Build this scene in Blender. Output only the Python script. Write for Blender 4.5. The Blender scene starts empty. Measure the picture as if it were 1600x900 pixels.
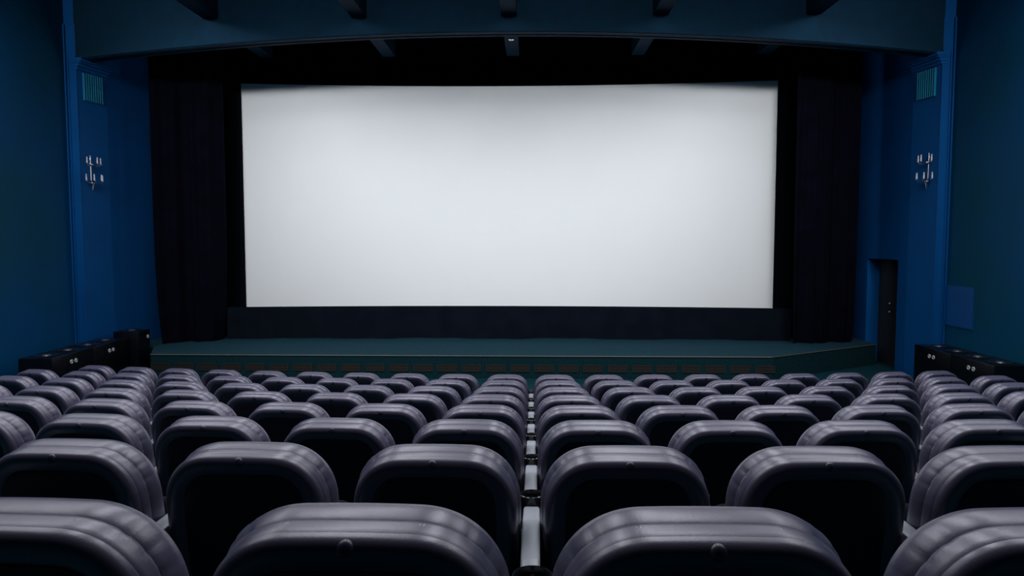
import bpy, bmesh, math, random
from mathutils import Vector, Matrix
random.seed(4)
PI = math.pi
S = bpy.context.scene
COL = S.collection

# ---------------------------------------------------------------- camera
FPX = 1129.0
PITCH = math.atan(75/FPX); YAW = math.atan(30/FPX)
CZ = 2.48                                   # eye height above the flat floor before the stage
cam_d = bpy.data.cameras.new('camera'); cam = bpy.data.objects.new('camera', cam_d); COL.objects.link(cam)
cam.location = (0, 0, CZ); cam.rotation_euler = (PI/2-PITCH, 0, YAW)
cam_d.sensor_width = 36; cam_d.lens = 36*FPX/1600; cam_d.clip_start = .05
S.camera = cam

# ---------------------------------------------------------------- world, lights, exposure
w = bpy.data.worlds.new('world'); S.world = w; w.use_nodes = True
w.node_tree.nodes['Background'].inputs[0].default_value = (.02, .03, .05, 1)
w.node_tree.nodes['Background'].inputs[1].default_value = .02
S.view_settings.view_transform = 'Standard'; S.view_settings.look = 'None'
S.view_settings.gamma = 1; S.view_settings.use_curve_mapping = False
S.view_settings.exposure = 0
XC = -.49                                   # centre line of the room
BEAMX = [-.38+2.53*k for k in (-2, -1, 0, 1, 2)]
def area(name, loc, rot, sx, sy, power, color=(.93, .96, 1), spread=180):
    l = bpy.data.lights.new(name, 'AREA'); l.shape = 'RECTANGLE'; l.size = sx; l.size_y = sy
    l.energy = power; l.color = color; l.spread = math.radians(spread)
    o = bpy.data.objects.new(name, l); COL.objects.link(o); o.location = loc; o.rotation_euler = rot
    return o
# house lights between the ceiling beams, plus added unseen lamps to brighten the screen
AIM = (-3.9, -2.9, -1.0, 1.0, 2.9, 3.9); WT = (1.5, .9, .84, .84, .9, 1.5)
for i in range(6):
    x = -.38 + 2.53*(i-2.5)
    for Y, p, zt, sp in ((1.0, 15.5, 4.1, 56), (3.2, 14, 4.1, 56), (5.2, 6.5, 3.9, 60), (9.2, 3.3, 2.8, 60)):
        v = Vector((XC+AIM[i], 15.2, zt))-Vector((x, Y, 6.60))
        area('added_screen_wash', (x, Y, 6.60), v.to_track_quat('-Z', 'Y').to_euler(), 1.5, .25, p*WT[i], spread=sp)
    area('ceiling_house_light', (x, 6.0, 6.66), (0, 0, 0), .5, 8.0, 128 if 0 < i < 5 else 95, spread=140)

# ---------------------------------------------------------------- materials
def mat(name, col, rough=.6, metal=0, spec=.5, var=0, vscale=6, bump=0, bscale=80, col2=None, rvar=0, sheen=0):
    m = bpy.data.materials.new(name); m.use_nodes = True
    nt = m.node_tree; b = nt.nodes['Principled BSDF']
    b.inputs['Base Color'].default_value = (*col, 1); b.inputs['Roughness'].default_value = rough
    b.inputs['Metallic'].default_value = metal; b.inputs['Specular IOR Level'].default_value = spec
    tc = nt.nodes.new('ShaderNodeTexCoord')
    if name == 'black_leather': b.inputs['Specular Tint'].default_value = (.93, .91, 1, 1)
    if sheen: b.inputs['Sheen Weight'].default_value = sheen
    if var or col2 or rvar:
        n = nt.nodes.new('ShaderNodeTexNoise'); n.inputs['Scale'].default_value = vscale; n.inputs['Detail'].default_value = 5
        nt.links.new(tc.outputs['Object'], n.inputs['Vector'])
        if var or col2:
            r = nt.nodes.new('ShaderNodeValToRGB'); c2 = col2 or tuple(c*(1+var) for c in col); c1 = col if col2 else tuple(c*(1-var) for c in col)
            r.color_ramp.elements[0].position = .35; r.color_ramp.elements[1].position = .65
            r.color_ramp.elements[0].color = (*c1, 1); r.color_ramp.elements[1].color = (*c2, 1)
            nt.links.new(n.outputs['Fac'], r.inputs['Fac']); nt.links.new(r.outputs['Color'], b.inputs['Base Color'])
        if rvar:
            mr = nt.nodes.new('ShaderNodeMapRange'); mr.inputs[3].default_value = rough-rvar; mr.inputs[4].default_value = rough+rvar
            nt.links.new(n.outputs['Fac'], mr.inputs[0]); nt.links.new(mr.outputs[0], b.inputs['Roughness'])
    if bump:
        n2 = nt.nodes.new('ShaderNodeTexNoise'); n2.inputs['Scale'].default_value = bscale; n2.inputs['Detail'].default_value = 4
        nt.links.new(tc.outputs['Object'], n2.inputs['Vector'])
        bp = nt.nodes.new('ShaderNodeBump'); bp.inputs['Strength'].default_value = bump; bp.inputs['Distance'].default_value = .01
        nt.links.new(n2.outputs['Fac'], bp.inputs['Height']); nt.links.new(bp.outputs['Normal'], b.inputs['Normal'])
    return m
M = dict(
    wall_blue = mat('blue_paint', (.0002, .078, .27), .6, spec=.1, var=.06, vscale=1.5, bump=.05, bscale=30),
    wall_teal = mat('blue_teal_paint', (.0005, .062, .115), .6, spec=.1, col2=(.0004, .066, .20), vscale=.35, bump=.05, bscale=30),
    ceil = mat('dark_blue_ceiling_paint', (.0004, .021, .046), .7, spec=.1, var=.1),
    grille = mat('teal_grille_paint', (.003, .2, .34), .45, spec=.4),
    black = mat('black_paint', (.002, .002, .003), .8, spec=.1, var=.2),
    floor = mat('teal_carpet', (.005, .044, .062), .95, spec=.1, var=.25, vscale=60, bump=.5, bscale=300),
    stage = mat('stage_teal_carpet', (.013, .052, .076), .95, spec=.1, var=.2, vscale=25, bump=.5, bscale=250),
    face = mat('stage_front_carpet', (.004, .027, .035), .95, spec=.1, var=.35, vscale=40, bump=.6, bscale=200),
    nosing = mat('brown_edge_trim', (.12, .1, .08), .5),
    vent = mat('vent_dark', (.003, .0025, .002), .7), ventbar = mat('vent_bar_metal', (.035, .027, .022), .5, metal=.2),
    screen = mat('white_screen_cloth', (.84, .85, .86), .9, spec=.1, var=.006, vscale=1.2),
    masking = mat('black_masking_cloth', (.0022, .0028, .0055), .95, spec=.05),
    curtain = mat('black_velvet', (.0018, .002, .006), .95, spec=.05, var=.25, vscale=3, sheen=.0),
    skirt = mat('navy_skirt_cloth', (.004, .0065, .012), .95, spec=.05, var=.15, vscale=3),
    leather = mat('black_leather', (.062, .058, .098), .36, spec=.85, rvar=.05, vscale=25, bump=.035, bscale=220),
    backpan = mat('black_plastic_panel', (.010, .012, .026), .5, spec=.25, bump=.05, bscale=60),
    button = mat('dark_stud', (.02, .024, .045), .35, spec=.5),
    plastic = mat('black_plastic', (.006, .006, .008), .4, spec=.4),
    cushion = mat('black_seat_fabric', (.006, .006, .009), .9, spec=.1, bump=.2, bscale=200),
    pad = mat('pale_grey_plastic', (.25, .265, .31), .38, spec=.5, rvar=.08, vscale=40),
    steel = mat('grey_steel', (.3, .3, .33), .35, metal=.9),
    cabinet = mat('black_cabinet_laminate', (.0022, .003, .0055), .28, spec=.35, rvar=.04),
    white = mat('white_ring', (.62, .62, .64), .5),
    ring = mat('gloss_black_ring', (.01, .011, .014), .2, spec=.6),
    chrome = mat('chrome', (.75, .75, .78), .22, metal=1),
    candle = mat('candle_white', (.75, .72, .74), .35),
    door = mat('dark_grey_door', (.014, .017, .02), .6, var=.3, vscale=50, bump=.2),
    panel = mat('bright_blue_panel', (.0006, .075, .27), .5, spec=.25),
)

# ---------------------------------------------------------------- helpers
def link(name, bm, m, parent=None, smooth=None, loc=None):
    me = bpy.data.meshes.new(name); bmesh.ops.recalc_face_normals(bm, faces=bm.faces); bm.to_mesh(me); bm.free()
    ms = m if isinstance(m, (list, tuple)) else [m]
    for q in ms: me.materials.append(q)
    if smooth is not None:
        me.polygons.foreach_set('use_smooth', [True]*len(me.polygons)); me.set_sharp_from_angle(angle=math.radians(smooth))
    o = bpy.data.objects.new(name, me); COL.objects.link(o); o.parent = parent
    if loc: o.location = loc
    return o
def tag(o, label=None, cat=None, group=None, kind=None):
    if label: o['label'] = label
    if cat: o['category'] = cat
    if group: o['group'] = group
    if kind: o['kind'] = kind
    return o
def thing(name, loc, rz, label, cat, group=None):
    o = bpy.data.objects.new(name, None); COL.objects.link(o); o.location = loc; o.rotation_euler = (0, 0, rz)
    o.empty_display_size = .1
    return tag(o, label, cat, group)
def struct(name, bm, m, parent=None, smooth=None, label=None):
    o = link(name, bm, m, parent, smooth); o['kind'] = 'structure'
    if label: o['label'] = label
    return o
def box(bm, x0, x1, y0, y1, z0, z1, bev=0, mi=0):
    g = bmesh.ops.create_cube(bm, size=1); vs = g['verts']
    bmesh.ops.scale(bm, vec=(x1-x0, y1-y0, z1-z0), verts=vs)
    bmesh.ops.translate(bm, vec=((x0+x1)/2, (y0+y1)/2, (z0+z1)/2), verts=vs)
    fs = list({f for v in vs for f in v.link_faces})
    for f in fs: f.material_index = mi
    if bev:
        es = list({e for v in vs for e in v.link_edges})
        r = bmesh.ops.bevel(bm, geom=es, offset=bev, segments=3, profile=.5, affect='EDGES')
        for f in r['faces']: f.material_index = mi
    return vs
def prism(bm, poly, z0, z1, mi=0):
    """poly in xy extruded along z"""
    a = [bm.verts.new((x, y, z0)) for x, y in poly]; b = [bm.verts.new((x, y, z1)) for x, y in poly]
    n = len(poly); fs = [bm.faces.new(a[::-1]), bm.faces.new(b)]
    for i in range(n): fs.append(bm.faces.new((a[i], a[(i+1) % n], b[(i+1) % n], b[i])))
    for f in fs: f.material_index = mi
    return a+b
def lathe(bm, prof, seg=24, cx=0, cy=0, cz=0, mi=0, close=True):
    rings = []
    for r, z in prof:
        if r < 1e-6: rings.append([bm.verts.new((cx, cy, cz+z))])
        else: rings.append([bm.verts.new((cx+r*math.cos(2*PI*i/seg), cy+r*math.sin(2*PI*i/seg), cz+z)) for i in range(seg)])
    vs = [v for r in rings for v in r]
    for a, b in zip(rings, rings[1:]):
        for i in range(seg):
            j = (i+1) % seg
            if len(a) == 1 and len(b) == 1: continue
            if len(a) == 1: f = bm.faces.new((a[0], b[i], b[j]))
            elif len(b) == 1: f = bm.faces.new((a[i], b[0], a[j]))
            else: f = bm.faces.new((a[i], b[i], b[j], a[j]))
            f.material_index = mi
    return vs
def tube(bm, pts, r, seg=10, mi=0):
    pts = [Vector(p) for p in pts]; rs = r if isinstance(r, (list, tuple)) else [r]*len(pts)
    rings = []
    for i, p in enumerate(pts):
        t = (pts[min(i+1, len(pts)-1)]-pts[max(i-1, 0)]).normalized()
        u = t.cross(Vector((0, 0, 1)))
        if u.length < 1e-3: u = t.cross(Vector((0, 1, 0)))
        u.normalize(); v = t.cross(u)
        rings.append([bm.verts.new(p+rs[i]*(u*math.cos(2*PI*k/seg)+v*math.sin(2*PI*k/seg))) for k in range(seg)])
    for a, b in zip(rings, rings[1:]):
        for k in range(seg): bm.faces.new((a[k], a[(k+1) % seg], b[(k+1) % seg], b[k])).material_index = mi
    bm.faces.new(rings[0][::-1]).material_index = mi; bm.faces.new(rings[-1]).material_index = mi

# ---------------------------------------------------------------- the room
ZF = .07                                    # flat floor before the stage
YP = 12.40                                  # front plane of the proscenium wall
HC, HO = 7.50, 7.31                         # half widths: hall, opening
SL = .17                                    # stage side walls close in by this much per metre
ZTOP = 6.75
YB = -7.0                                   # back wall
YW = 15.95                                  # wall behind the screen
YI = 13.07                                  # inner end of the proscenium reveal
def rowD(k): return 1.03+.925*k+.007*k*k
def rowF(k): return CZ-(.444+.171*k-.0027*k*k)-.88
RC = 30.0                                   # radius of the seat rows
# raked floor: a curved terrace under every row
bm = bmesh.new()
steps = [(-8.2, rowF(-2)+.15)]
edges = []
for k in range(-7, 8): edges.append((rowD(k) if k >= 0 else 1.03+.92*k, rowF(k) if k >= 0 else rowF(0)+.17*(-k)))
angs = [(-.30+.60*i/48) for i in range(49)]
def arcp(D, a): return (RC*math.sin(a), D+RC*(1-math.cos(a)))
def strip(D0, D1, z, zprev):
    last = None
    for a in angs:
        p0 = arcp(D0, a); p1 = arcp(D1, a)
        q = [bm.verts.new((p0[0], p0[1], zprev)), bm.verts.new((p0[0], p0[1], z)), bm.verts.new((p1[0], p1[1], z))]
        if last:
            bm.faces.new((last[0], q[0], q[1], last[1])); bm.faces.new((last[1], q[1], q[2], last[2]))
        last = q
zp = edges[0][1]
for i, (D, z) in enumerate(edges):
    D0 = D-.30; D1 = (edges[i+1][0]-.30) if i+1 < len(edges) else D+.62
    strip(D0, D1, z, zp); zp = z
strip(edges[-1][0]+.62, 18, ZF, zp)
bmesh.ops.remove_doubles(bm, verts=bm.verts, dist=1e-4)
# trim to the room's width
geom = lambda: bm.verts[:]+bm.edges[:]+bm.faces[:]
bmesh.ops.bisect_plane(bm, geom=geom(), plane_co=(XC-HC-.05, 0, 0), plane_no=(-1, 0, 0), clear_outer=True)
bmesh.ops.bisect_plane(bm, geom=geom(), plane_co=(XC+HC+.05, 0, 0), plane_no=(1, 0, 0), clear_outer=True)
bmesh.ops.bisect_plane(bm, geom=geom(), plane_co=(0, YW, 0), plane_no=(0, 1, 0), clear_outer=True)
bmesh.ops.bisect_plane(bm, geom=geom(), plane_co=(0, YB, 0), plane_no=(0, -1, 0), clear_outer=True)
struct('floor', bm, M['floor'], smooth=20)

bm = bmesh.new(); box(bm, XC-HC-.3, XC+HC+.3, YB-.2, YW+.3, ZTOP, ZTOP+.2)
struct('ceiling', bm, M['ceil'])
bm = bmesh.new(); box(bm, XC-HC-.25, XC+HC+.25, YB-.2, YB, -.1, ZTOP+.1); struct('wall_back', bm, M['wall_teal'])
bm = bmesh.new(); box(bm, XC-HC-.2, XC+HC+.2, YW, YW+.2, -.1, ZTOP+.1); struct('wall_front', bm, M['black'])

def xo(Y): return HO-SL*(Y-YP)              # half width of the opening at depth Y
def xi(Y): return xo(YI)-.04*(Y-YI)         # stage side walls run nearly straight back
def side_room(sg, name):
    bm = bmesh.new()
    X = lambda r: XC+sg*r
    # hall side wall
    a, b = sorted((X(HC), X(HC+.2)))
    box(bm, a, b, YB, YP, -.1, ZTOP+.1)
    struct('wall_'+name, bm, M['wall_teal'])
    # pier + reveal of the proscenium
    bm = bmesh.new()
    prism(bm, [(X(HC+.2), YP), (X(HO), YP), (X(xo(YI)), YI), (X(HC+.2), YI)], -.1, ZTOP+.05)
    struct('wall_proscenium_'+name, bm, M['wall_blue'])
    # slim ridges running up the corner of the hall and the edge of the pier
    bm = bmesh.new()
    for r, y, rr in ((HC-.012, YP-.03, .016), (HC-.055, YP-.012, .010), (HO+.005, YP-.004, .012)):
        tube(bm, [(X(r), y, ZF+.0), (X(r), y, 6.15 if rr > .011 else 5.6)], rr, 8)
    struct('trim_1' if sg < 0 else 'trim_2', bm, M['wall_blue'], smooth=40)
    # cornice at the springing of the arch
    bm = bmesh.new()
    for z0, z1, pr in ((5.40, 5.45, .03), (5.45, 5.50, .06), (5.50, 5.53, .10), (5.53, 5.585, .13)):
        prism(bm, [(X(HO+.06), YP-pr*.5), (X(HO-pr), YP-pr*.5), (X(xo(YI)-pr), YI+pr*.3), (X(xo(YI)+.06), YI+pr*.3)], z0, z1)
    struct('trim_3' if sg < 0 else 'trim_4', bm, M['wall_blue'])
side_room(-1, 'left'); side_room(1, 'right')

# stage side walls (right one with a recessed door)
def inner_wall(sg, name, door=None):
    X = lambda Y, o=0: XC+sg*(xi(Y)+o)
    bm = bmesh.new(); OO = .45
    y0, y1 = YI, YW
    z1 = ZTOP+.05
    if not door:
        prism(bm, [(X(y0), y0), (X(y1), y1), (X(y1, OO), y1), (X(y0, OO), y0)], -.1, z1)
    else:
        d0, d1, zt = door
        for a, b, zz in ((y0, d0, -.1), (d1, y1, -.1), (d0, d1, zt)):
            prism(bm, [(X(a), a), (X(b), b), (X(b, OO), b), (X(a, OO), a)], zz, z1)
        bmesh.ops.remove_doubles(bm, verts=bm.verts, dist=1e-5)
    return struct('wall_stage_'+name, bm, M['wall_blue'])
inner_wall(-1, 'left'); DO = (13.37, 14.47, 2.12); inner_wall(1, 'right', DO)
bm = bmesh.new(); X = lambda Y, o=0: XC+(xi(Y)+o)
prism(bm, [(X(DO[0], .24), DO[0]+.002), (X(DO[1], .24), DO[1]-.002), (X(DO[1], .29), DO[1]-.002), (X(DO[0], .29), DO[0]+.002)], ZF, DO[2]-.003)
door = struct('door_1', bm, M['door'], label='dark grey stage side door in the blue wall')
bm = bmesh.new()
yh = 13.95; xh = X(yh, .24)
tube(bm, [(xh+.005, yh, 1.27), (xh-.05, yh, 1.27), (xh-.05, yh, 1.11), (xh+.005, yh, 1.11)], .008, 8)
struct('door_handle', bm, M['plastic'], door, smooth=40)
bm = bmesh.new()
for z in (1.27, 1.11): bmesh.ops.create_uvsphere(bm, u_segments=10, v_segments=8, radius=.017, matrix=Matrix.Translation((xh-.06, yh, z)))
struct('handle_screw', bm, M['white'], door, smooth=60)

# header with the shallow arch
def arch(rel): return 5.965-.40*(abs(rel)/7.2)**2 if abs(rel) < 6.95 else 5.965-.40*(6.95/7.2)**2-(abs(rel)-6.95)*.12
def header(bm, y0, y1, dz, zt=ZTOP+.02, half=HC+.05):
    n = 72; f = []; prev = None
    for i in range(n+1):
        r = -half+2*half*i/n; z = arch(max(-HO, min(HO, r)))+dz
        q = [bm.verts.new(p) for p in ((XC+r, y0, z), (XC+r, y0, zt if zt else z+.05), (XC+r, y1, zt if zt else z+.05), (XC+r, y1, z))]
        if prev:
            for a in range(4): bm.faces.new((prev[a], q[a], q[(a+1) % 4], prev[(a+1) % 4]))
        else: bm.faces.new(q)
        prev = q
    bm.faces.new(prev[::-1])
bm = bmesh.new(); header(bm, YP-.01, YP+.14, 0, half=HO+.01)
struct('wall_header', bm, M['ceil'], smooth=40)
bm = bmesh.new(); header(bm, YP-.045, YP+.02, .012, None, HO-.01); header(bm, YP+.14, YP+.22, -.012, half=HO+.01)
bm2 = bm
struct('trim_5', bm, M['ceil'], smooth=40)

# ceiling beams
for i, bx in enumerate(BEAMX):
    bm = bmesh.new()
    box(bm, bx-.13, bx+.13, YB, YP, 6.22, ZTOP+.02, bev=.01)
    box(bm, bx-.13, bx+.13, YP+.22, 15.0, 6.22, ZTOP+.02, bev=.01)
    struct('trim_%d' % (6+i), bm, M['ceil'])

# ---------------------------------------------------------------- stage
ZS = .475
st = thing('stage', (XC, 12.45, ZF), 0, 'low teal carpeted stage platform running below the white screen', 'stage')
def loc(p): return (p[0]-XC, p[1]-12.45)
P = [(-6.70, 12.45), (4.16, 12.45), (6.665, 14.05), (6.585, 15.93), (-7.565, 15.93), (-7.66, 13.4), (-7.08, 13.3)]
bm = bmesh.new(); prism(bm, [loc(p) for p in P], 0, ZS-ZF-.02)
for (a, b) in ((P[1], P[2]),): pass
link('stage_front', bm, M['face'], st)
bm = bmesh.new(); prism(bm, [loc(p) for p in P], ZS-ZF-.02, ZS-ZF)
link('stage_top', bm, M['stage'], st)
bm = bmesh.new()
tube(bm, [(*loc((-6.70, 12.44)), ZS-ZF-.008), (*loc((4.16, 12.44)), ZS-ZF-.008)], .009, 8)
tube(bm, [(*loc((4.16, 12.44)), ZS-ZF-.008), (*loc((6.655, 14.035)), ZS-ZF-.008)], .007, 8)
link('edge_trim', bm, M['nosing'], st, smooth=40)
def vent_mesh():
    bm = bmesh.new(); w, h = .155, .052
    box(bm, -w, w, -.006, .006, -h, h, mi=0)
    for a, b, c, d in ((-w-.012, w+.012, h, h+.01), (-w-.012, w+.012, -h-.01, -h)): box(bm, a, b, -.014, .004, c, d, mi=1)
    for a, b in ((-w-.012, -w), (w, w+.012)): box(bm, a, b, -.014, .004, -h, h, mi=1)
    for i in range(1, 9):
        x = -w+2*w*i/9; box(bm, x-.003, x+.003, -.012, .002, -h, h, mi=1)
    box(bm, -w, w, -.010, .002, -.004, .004, mi=1)
    return bm
v0 = None; NV = 26
for i in range(NV):
    x = -6.53+(4.03+6.53)*i/(NV-1)
    if v0 is None: v0 = o = link('vent_grille', vent_mesh(), [M['vent'], M['ventbar']], st)
    else: o = v0.copy(); COL.objects.link(o); o.parent = st
    o.location = (x-XC, -.004, .255-ZF)
    o['label'] = 'dark barred vent slot in the stage front'

# ---------------------------------------------------------------- screen
sc = thing('projection_screen', (XC, 15.2, 1.0), 0, 'large blank white cinema screen, slightly curved, above the stage', 'screen')
def curvY(x): return 15.4-.40*((x-XC)/5.46)**2
def surf(xs, zf0, zf1, yf, th=.02, nz=10, skew=None):
    bm = bmesh.new(); rows = []
    for s in (0, th):
        g = []
        for x in xs:
            g.append([bm.verts.new((x+(skew(x, j/nz) if skew else 0), yf(x, j/nz)+s, zf0(x)+(zf1(x)-zf0(x))*j/nz)) for j in range(nz+1)])
        rows.append(g)
    A, B = rows; n = len(xs)
    for i in range(n-1):
        for j in range(nz):
            bm.faces.new((A[i][j], A[i+1][j], A[i+1][j+1], A[i][j+1])); bm.faces.new((B[i][j], B[i][j+1], B[i+1][j+1], B[i+1][j]))
    for i in range(n-1):
        bm.faces.new((A[i][0], B[i][0], B[i+1][0], A[i+1][0])); bm.faces.new((A[i][nz], A[i+1][nz], B[i+1][nz], B[i][nz]))
    for j in range(nz):
        bm.faces.new((A[0][j], A[0][j+1], B[0][j+1], B[0][j])); bm.faces.new((A[n-1][j], B[n-1][j], B[n-1][j+1], A[n-1][j+1]))
    return bm
SX0, SX1 = -5.99, 4.985
xs = [SX0+(SX1-SX0)*i/60 for i in range(61)]
SZ = lambda x: 1.0
bm = surf(xs, SZ, lambda x: 5.70, lambda x, t: curvY(x), .012)
for v in bm.verts: v.co -= Vector((XC, 15.2, 1.0))
link('screen_surface', bm, M['screen'], sc, smooth=30)
for sg, a, b in ((-1, SX0-.42, SX0+.006), (1, SX1-.006, SX1+.42)):
    bm = bmesh.new(); y = curvY(SX0 if sg < 0 else SX1)
    box(bm, a-XC, b-XC, y-.06-15.2, y-.02-15.2, -.52, 5.05, bev=.004)
    link('side_masking', bm, M['masking'], sc)
bm = bmesh.new()
box(bm, SX0-.4-XC, SX1+.4-XC, .30, .36, 4.3, 4.62); box(bm, SX0-.4-XC, SX1+.4-XC, .30, .36, -.52, .1)
link('screen_frame', bm, M['plastic'], sc)

# cloth below the screen
def skirt_y(x, t): 
    u = (x-XC)/5.6
    return 14.56-.16*u*u*1.0+.012*math.sin(x*5.1)*(1-t)+.01*math.sin(x*11.3+1)*(1-t)**2
xs = [-6.16+(5.16+6.16)*i/220 for i in range(221)]
def hem(x): return ZS+.012+.012*math.sin(x*2.3)+.006*math.sin(x*7.1)
bm = surf(xs, hem, lambda x: 1.125+.022*(1-((x-XC)/5.6)**2)-.0, skirt_y, .012, nz=8)
tag(link('screen_skirt', bm, M['skirt'], None, smooth=40), 'dark navy cloth skirt hanging below the white screen', 'cloth')

# side curtains
def curtain(x0, y0, x1, y1, seed, label, phase, flare):
    rnd = random.Random(seed); N = 200
    folds = [(rnd.uniform(8, 14), rnd.uniform(0, 6)), (rnd.uniform(18, 26), rnd.uniform(0, 6)), (rnd.uniform(36, 50), rnd.uniform(0, 6))]
    xs = [x0+(x1-x0)*i/N for i in range(N+1)]
    def yf(x, t):
        u = (x-x0)/(x1-x0)
        b = y0+(y1-y0)*u
        f = sum(a*math.sin(fr*u*abs(x1-x0)+ph) for (fr, ph), a in zip(folds, (.045, .028, .010)))
        return b+f*(1.0+.35*(1-t))
    def z0(x):
        u = (x-x0)/(x1-x0); e = min(u, 1-u)
        return ZS+.008+.10*max(0, 1-e/.06)**2+.01*math.sin(9*x)
    def sk(x, t):
        u = (x-x0)/(x1-x0); return (.10*(1-t)**6)*((1 if u < .5 else -1)*(abs(u-.5)*2)**4)*(1 if flare else .3)
    bm = surf(xs, z0, lambda x: 6.35, yf, .010, nz=26, skew=sk)
    return tag(link('stage_curtain', bm, M['curtain'], None, smooth=60), label, 'curtain', 'black stage curtains')
curtain(-7.24, 13.72, -6.08, 14.24, 3, 'black velvet stage curtain hanging left of the white screen', 0, True)
curtain(5.02, 14.02, 6.32, 14.28, 8, 'black velvet stage curtain hanging right of the screen, near the door', 1, False)

# ---------------------------------------------------------------- grilles on the piers
def onwall(sg, Y, off=0):                    # point on the splayed wall, off = distance into the room
    n = Vector((-sg, -SL, 0)).normalized()
    return Vector((XC+sg*xo(Y), Y, 0))+n*off
for sg, side in ((-1, 'left'), (1, 'right')):
    rz = math.atan(SL)*sg
    Yc = 12.74; p = onwall(sg, Yc)
    g = thing('wall_grille', (p.x, p.y, 4.90), rz, 'pale teal ribbed grille high on the %s pier of the arch' % side, 'grille', 'wall grilles')
    bm = bmesh.new()
    a, b = sorted((0, -sg*.012)); box(bm, a, b, -.215, .215, 0, .47)
    link('back_plate', bm, M['grille'], g)
    bm = bmesh.new()
    for i in range(9):
        y = -.205+.41*i/8; a, b = sorted((-sg*.010, -sg*.035)); box(bm, a, b, y-.011, y+.011, .0, .47, bev=.003)
    link('rib', bm, M['grille'], g)

# ---------------------------------------------------------------- candle sconces
def sconce(sg, side):
    p = onwall(sg, 12.63); rz = math.atan(SL)*sg
    t = thing('wall_sconce', (p.x, p.y, 3.40), rz, 'chrome two tier candle sconce with unlit candles on the %s pier' % side, 'wall lamp', 'candle sconces')
    o = -sg                                  # towards the room
    bm = bmesh.new()
    box(bm, min(0, o*.012), max(0, o*.012), -.014, .014, .12, .56, bev=.004)
    lathe(bm, [(0, .03), (.03, .045), (.042, .075), (.03, .105), (.012, .125), (0, .13)], 16, o*.03, 0, 0)
    bmesh.ops.create_cone(bm, cap_ends=True, segments=12, radius1=.004, radius2=.022, depth=.09, matrix=Matrix.Translation((o*.03, 0, .0)))
    link('wall_plate', bm, M['chrome'], t, smooth=40)
    for z, angs, L in ((.10, (-80, -38, 8, 62), .17), (.40, (-78, -10, 50), .14)):
        bm = bmesh.new(); tips = []
        bmesh.ops.create_uvsphere(bm, u_segments=14, v_segments=10, radius=.024, matrix=Matrix.Translation((o*.035, 0, z)))
        for a in angs:
            d = Vector((o*math.cos(math.radians(a)), math.sin(math.radians(a)), 0))
            pts = [Vector((o*.03, 0, z))+d*(L*s)+Vector((0, 0, -.022*math.sin(PI*s))) for s in [k/8 for k in range(9)]]
            tube(bm, pts, .0075, 8); tips.append(pts[-1])
            lathe(bm, [(0, -.012), (.010, -.010), (.026, .004), (.027, .008), (.012, .008), (.012, .02), (0, .02)], 14, *pts[-1])
        link('arm', bm, M['chrome'], t, smooth=40)
        for q in tips:
            bm = bmesh.new()
            lathe(bm, [(0, .012), (.0115, .012), (.0115, .078), (.008, .082), (.006, .085), (.011, .097), (.0085, .115), (.002, .130), (0, .131)], 12, *q)
            link('candle', bm, M['candle'], t, smooth=50)
for sg, side in ((-1, 'left'), (1, 'right')): sconce(sg, side)

# ---------------------------------------------------------------- black cabinets along the side walls
def cabinet(cx, cy, rz, W, L, H, label, front, z=ZF, group='black cabinets along the side walls', nd=2, holes=(-.06, .06)):
    """W across the wall, L along it; front = +1/-1 side that faces the room (local x)"""
    t = thing('floor_cabinet', (cx, cy, z), rz, label, 'cabinet', group)
    bm = bmesh.new(); box(bm, -W/2, W/2, -L/2+.003, L/2-.003, 0, H, bev=.006)
    link('cabinet_body', bm, M['cabinet'], t, smooth=40)
    ys = [(-L/4), (L/4)] if nd == 2 else [0]
    for y in ys:
        r0 = .135
        bm = bmesh.new()
        lathe(bm, [(r0+.03, 0), (r0+.032, .006), (r0+.02, .014), (r0, .014), (r0-.01, .008), (r0-.018, .004), (.0, .004)], 32, 0, y, H)
        o = link('round_opening', bm, M['ring'], t, smooth=40)
        bm = bmesh.new(); lathe(bm, [(.062, .004), (.055, .014), (.035, .022), (0, .025)], 24, 0, y, H)
        link('centre_cap', bm, M['steel'], o, smooth=50)
    for y in holes:
        bm = bmesh.new()
        vs = lathe(bm, [(.034, 0), (.034, .008), (.026, .013), (.018, .010), (.018, .002)], 20)
        bmesh.ops.rotate(bm, verts=vs, cent=(0, 0, 0), matrix=Matrix.Rotation(PI/2*front, 3, 'Y'))
        bmesh.ops.translate(bm, verts=vs, vec=(front*W/2, y, H-.13))
        link('port_ring', bm, M['white'], t, smooth=40)
LR = (12.29-10.18)/2
for i, (nm) in enumerate(('nearer the camera', 'nearer the stage')):
    cabinet(6.725, 10.18+LR*(i+.5), 0, .50, LR, .655, 'black cabinet with two round openings on the right wall, ' + nm, -1)
aL = math.atan2(.136, 2.283)
fx0, fy0, fx1, fy1 = -7.105, 10.43, -7.235, 12.68
LL = math.hypot(fx1-fx0, fy1-fy0)/2
for i, nm in enumerate(('nearer the camera', 'next to the tall one')):
    u = (i+.5)/2; x = fx0+(fx1-fx0)*u; y = fy0+(fy1-fy0)*u
    cabinet(x-.245*math.cos(aL), y-.245*math.sin(aL), aL, .49, LL, .655, 'black cabinet with two round openings on the left wall, ' + nm, 1)
cabinet(-7.32, 12.98, .06, .44, .46, .755, 'taller black cabinet with one round opening beside the left stage end', 1, nd=1, holes=(.14,))

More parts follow.
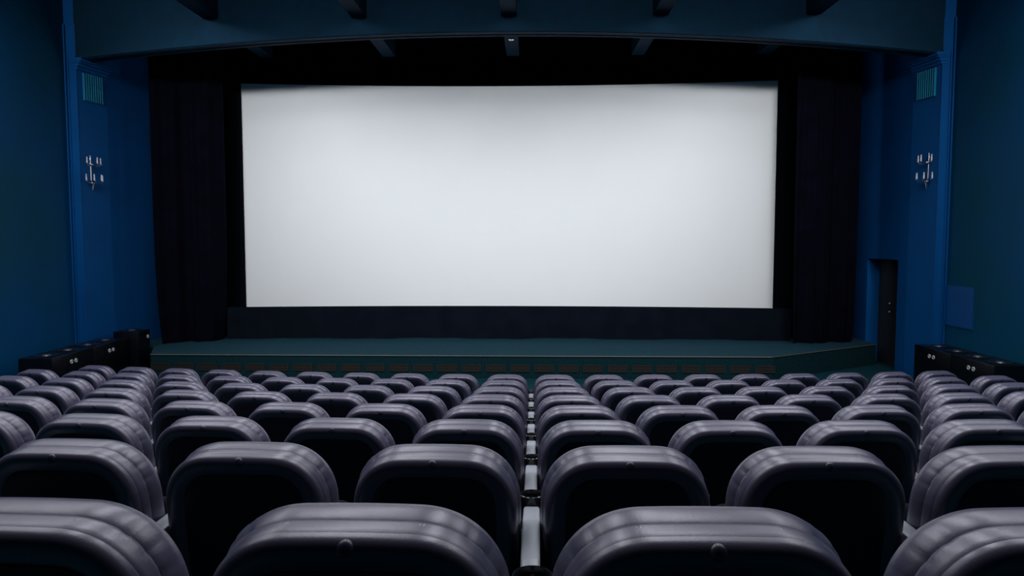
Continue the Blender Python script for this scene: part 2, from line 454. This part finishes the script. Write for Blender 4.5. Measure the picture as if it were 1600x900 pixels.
# wall hatch on the right
h = thing('wall_hatch', (XC+HC, 12.0, 1.06), 0, 'flat square blue hatch on the right wall above the black cabinets', 'hatch')
bm = bmesh.new(); box(bm, -.02, 0, -.40, .40, 0, .66, bev=.004); link('hatch_panel', bm, M['panel'], h)
bm = bmesh.new()
for a, b, c, d in ((-.42, -.40, -.02, .68), (.40, .42, -.02, .68), (-.40, .40, -.02, 0), (-.40, .40, .66, .68)): box(bm, -.012, 0, a, b, c, d)
link('hatch_frame', bm, M['wall_teal'], h)

# small round detector under the middle beam over the stage
t = thing('ceiling_detector', (-.38, 13.75, 6.22), 0, 'small round pale detector under the middle beam behind the arch', 'detector')
bm = bmesh.new(); lathe(bm, [(0, 0), (.055, 0), (.055, -.015), (.035, -.03), (0, -.032)], 20); link('detector_base', bm, M['chrome'], t, smooth=40)
bm = bmesh.new(); lathe(bm, [(0, -.031), (.02, -.031), (.016, -.045), (0, -.05)], 16); link('lens', bm, M['plastic'], t, smooth=40)

# ---------------------------------------------------------------- cinema seat
HW, ZT, ZB = .247, .887, .36
def outline(n=260):
    """closed loop, from bottom centre counter-clockwise (seen from the rear)"""
    pts = []
    def sup(cx, cz, a, b, t0, t1, e, m):
        out = []
        for i in range(m):
            t = t0+(t1-t0)*i/m; c, s = math.cos(t), math.sin(t)
            out.append((cx+a*math.copysign(abs(c)**(2/e), c), cz+b*math.copysign(abs(s)**(2/e), s)))
        return out
    a, b, e = .155, .165, 2.25
    dense = []
    dense += [(x/10*(HW-.09), ZB) for x in range(10)]
    dense += sup(HW-.09, ZB+.09, .09, .09, -PI/2, 0, 2, 60)
    dense += [(HW, ZB+.09+(ZT-b-ZB-.09)*i/20) for i in range(20)]
    dense += sup(HW-a, ZT-b, a, b, 0, PI/2, e, 400)
    dense += [(HW-a-2*(HW-a)*i/40, ZT) for i in range(40)]
    dense += [(-x, z) for x, z in sup(HW-a, ZT-b, a, b, PI/2, 0, e, 400)]
    dense += [(-HW, ZT-b-(ZT-b-ZB-.09)*i/20) for i in range(20)]
    dense += [(-x, z) for x, z in sup(HW-.09, ZB+.09, .09, .09, 0, -PI/2, 2, 60)]
    dense += [(-(HW-.09)*(1-i/10), ZB) for i in range(10)]
    # crown and slight widening toward the middle height
    D2 = []
    for x, z in dense:
        k = max(0, (z-.62)/.30); z2 = z+.011*k*(1-(x/HW)**2)
        D2.append(Vector((x*(1-.015*k), z2)))
    L = [0]
    for p, q in zip(D2, D2[1:]+D2[:1]): L.append(L[-1]+(q-p).length)
    res = []; j = 0; D3 = D2+D2[:1]
    for i in range(n):
        s = L[-1]*i/n
        while L[j+1] < s: j += 1
        f = (s-L[j])/max(1e-9, L[j+1]-L[j]); res.append(D3[j].lerp(D3[j+1], f))
    nr = []
    for i in range(n):
        t = res[(i+2) % n]-res[(i-2) % n]; nr.append(Vector((-t.y, t.x)).normalized())   # inward for ccw
    return res, nr
OUT, NRM = outline()
TILT = math.radians(9)
def lean(x, y, z):
    yy = y+.012*(x/HW)**2*0
    return (x, yy+(.88-z)*math.tan(TILT), z)
def seat_back_bm():
    bm = bmesh.new(); n = len(OUT); C0 = Vector((0, .64)); rings = []
    prof = [(.080, .014), (.066, .007), (.050, .002), (.038, .000), (.029, .002), (.020, .0075), (.0145, .016), (.0125, .025),
            (.0160, .0315), (.0130, .037), (.0118, .042), (.0105, .050), (.0092, .060), (.0090, .066), (.0120, .071), (.0088, .076),
            (.005, .088), (.001, .106), (.004, .126), (.012, .138), (.026, .148), (.045, .154)]
    for q, (ins, y) in enumerate(prof):
        ring = []
        for i in range(n):
            p = OUT[i]+NRM[i]*ins
            if q in (12, 13, 14, 15, 16, 17):     # puckers along the corner seams
                if p.y > .74 and .15 < abs(p.x) < .243:
                    s = i*2.03/n; d = ((s/.052) % 1)-.5
                    a = math.exp(-(d/.13)**2)*.0024*(1 if q in (14, 15) else .55)
                    p = p+NRM[i]*a
            ring.append(bm.verts.new(lean(p.x, y, p.y)))
        rings.append(ring)
    for sc_, y in ((.72, .160), (.40, .164)):
        rings.append([bm.verts.new(lean(*(lambda p: (p.x, y, p.y))(C0+(OUT[i]+NRM[i]*.045-C0)*sc_))) for i in range(n)])
    for a, b in zip(rings, rings[1:]):
        for i in range(n): bm.faces.new((a[i], a[(i+1) % n], b[(i+1) % n], b[i]))
    for ring, y, m in ((rings[0], .012, -1), (rings[-1], .165, 1)):
        c = bm.verts.new(lean(0, y, .64))
        for i in range(n): bm.faces.new((ring[i], ring[(i+1) % n], c))
    # flat covered buttons on the top strip
    for x in (-.105, .105):
        z = ZT+.011*(1-(x/HW)**2)-.0115
        lathe(bm, [(0, .0008), (.006, .0006), (.0085, -.0008), (.0085, -.008)], 14, x, .060+(.88-z)*math.tan(TILT), z+.0)
    return bm
def back_panel_bm():
    bm = bmesh.new(); n = len(OUT); rings = []
    for ins, y in ((.068, .014), (.070, .0065), (.076, .0045), (.084, .0050)):
        rings.append([bm.verts.new(lean((OUT[i]+NRM[i]*min(ins, .088)).x*(1-max(0, ins-.068)*2), y, .64+((OUT[i]+NRM[i]*min(ins, .088)).y-.64)*(1-max(0, ins-.068)*2))) for i in range(n)])
    for a, b in zip(rings, rings[1:]):
        for i in range(n): bm.faces.new((a[i], a[(i+1) % n], b[(i+1) % n], b[i]))
    for r in (rings[0], rings[-1]): bm.faces.new(r)
    return bm
seat_proto = thing('cinema_seat', (0, 0, 0), 0, 'x', 'seat')
link('backrest', seat_back_bm(), M['leather'], seat_proto, smooth=38)
link('back_panel', back_panel_bm(), M['backpan'], seat_proto, smooth=38)['label'] = 'black plastic panel on the rear of the backrest'
bm = bmesh.new(); vs = lathe(bm, [(0, .0065), (.006, .0058), (.0105, .0035), (.0130, 0), (.0136, -.004)], 20)
bmesh.ops.rotate(bm, verts=vs, cent=(0, 0, 0), matrix=Matrix.Rotation(math.radians(70), 3, 'X'))
bmesh.ops.translate(bm, verts=vs, vec=(0, .0040, .868))
link('button', bm, M['button'], seat_proto, smooth=50)
# tip-up seat cushion
bm = bmesh.new(); vs = box(bm, -.20, .20, 0, .24, 0, .08, bev=.03)
bmesh.ops.rotate(bm, verts=bm.verts, cent=(0, 0, 0), matrix=Matrix.Rotation(math.radians(60), 3, 'X'))
bmesh.ops.translate(bm, verts=bm.verts, vec=(0, .36, .37))
link('seat_cushion', bm, M['cushion'], seat_proto, smooth=40)
# shared arm on the seat's right: pad, cup holder, side panel
bm = bmesh.new()
poly = [(-.20, .585), (-.16, .630), (-.10, .650), (.16, .652), (.30, .640), (.345, .625), (.345, .600), (.12, .590), (-.15, .560)]
a = [bm.verts.new((.275-.026, y, z)) for y, z in poly]; b = [bm.verts.new((.275+.026, y, z)) for y, z in poly]
bm.faces.new(a); bm.faces.new(b[::-1])
for i in range(len(poly)): bm.faces.new((a[i], b[i], b[(i+1) % len(poly)], a[(i+1) % len(poly)]))
bmesh.ops.bevel(bm, geom=bm.edges[:], offset=.008, segments=3, profile=.5, affect='EDGES')
arm = link('armrest', bm, M['pad'], seat_proto, smooth=40); arm['label'] = 'pale grey armrest shared with the next seat'
bm = bmesh.new()
lathe(bm, [(0, -.085), (.034, -.085), (.038, -.02), (.041, -.006), (.041, .004), (.0385, .006), (.036, .003), (.034, -.01), (.031, -.075), (0, -.075)], 32, .275, .375, .652)
link('cup_holder', bm, M['ring'], arm, smooth=45)['label'] = 'black round cup holder at the end of the armrest'
bm = bmesh.new(); poly = [(-.06, 0), (-.10, .58), (.12, .60), (.30, .58), (.22, .35), (.20, .0)]
a = [bm.verts.new((.275-.018, y, z)) for y, z in poly]; b = [bm.verts.new((.275+.018, y, z)) for y, z in poly]
bm.faces.new(a); bm.faces.new(b[::-1])
for i in range(len(poly)): bm.faces.new((a[i], b[i], b[(i+1) % len(poly)], a[(i+1) % len(poly)]))
box(bm, .275-.05, .275+.05, -.09, .23, 0, .012)
link('side_panel', bm, M['plastic'], seat_proto, smooth=30)
bm = bmesh.new()
tube(bm, [(-.24, .16, .42), (.27, .16, .42)], .018, 10)
link('seat_rail', bm, M['plastic'], seat_proto, smooth=40)

ORD = ['first', 'second', 'third', 'fourth', 'fifth', 'sixth', 'seventh', 'eighth', 'ninth', 'tenth', 'eleventh']
LEFT = [2, 4, 5, 7, 8, 9, 10, 10]; RIGHT = [2, 3, 5, 6, 7, 8, 9, 9]
used = False
def copy_tree(o, parent=None):
    c = o.copy(); COL.objects.link(c); c.parent = parent
    for ch in o.children: copy_tree(ch, c)
    return c
for k in range(8):
    D = rowD(k); F = rowF(k)
    for side, cnt in ((-1, LEFT[k]), (1, RIGHT[k])):
        for n in range(cnt):
            a = side*(n+.5)*.55/RC
            x, y = arcp(D, a)
            if not used: o = seat_proto; used = True
            else: o = copy_tree(seat_proto)
            o.location = (x, y, F); o.rotation_euler = (0, 0, a)
            r = 'nearest row' if k == 0 else ('farthest row' if k == 7 else ORD[k]+' row from the camera')
            o['label'] = 'black padded cinema seat, %s, %s %s of the centre gap' % (r, ORD[n], 'left' if side < 0 else 'right')
            o['category'] = 'seat'; o['group'] = 'black cinema seats in the %s' % r
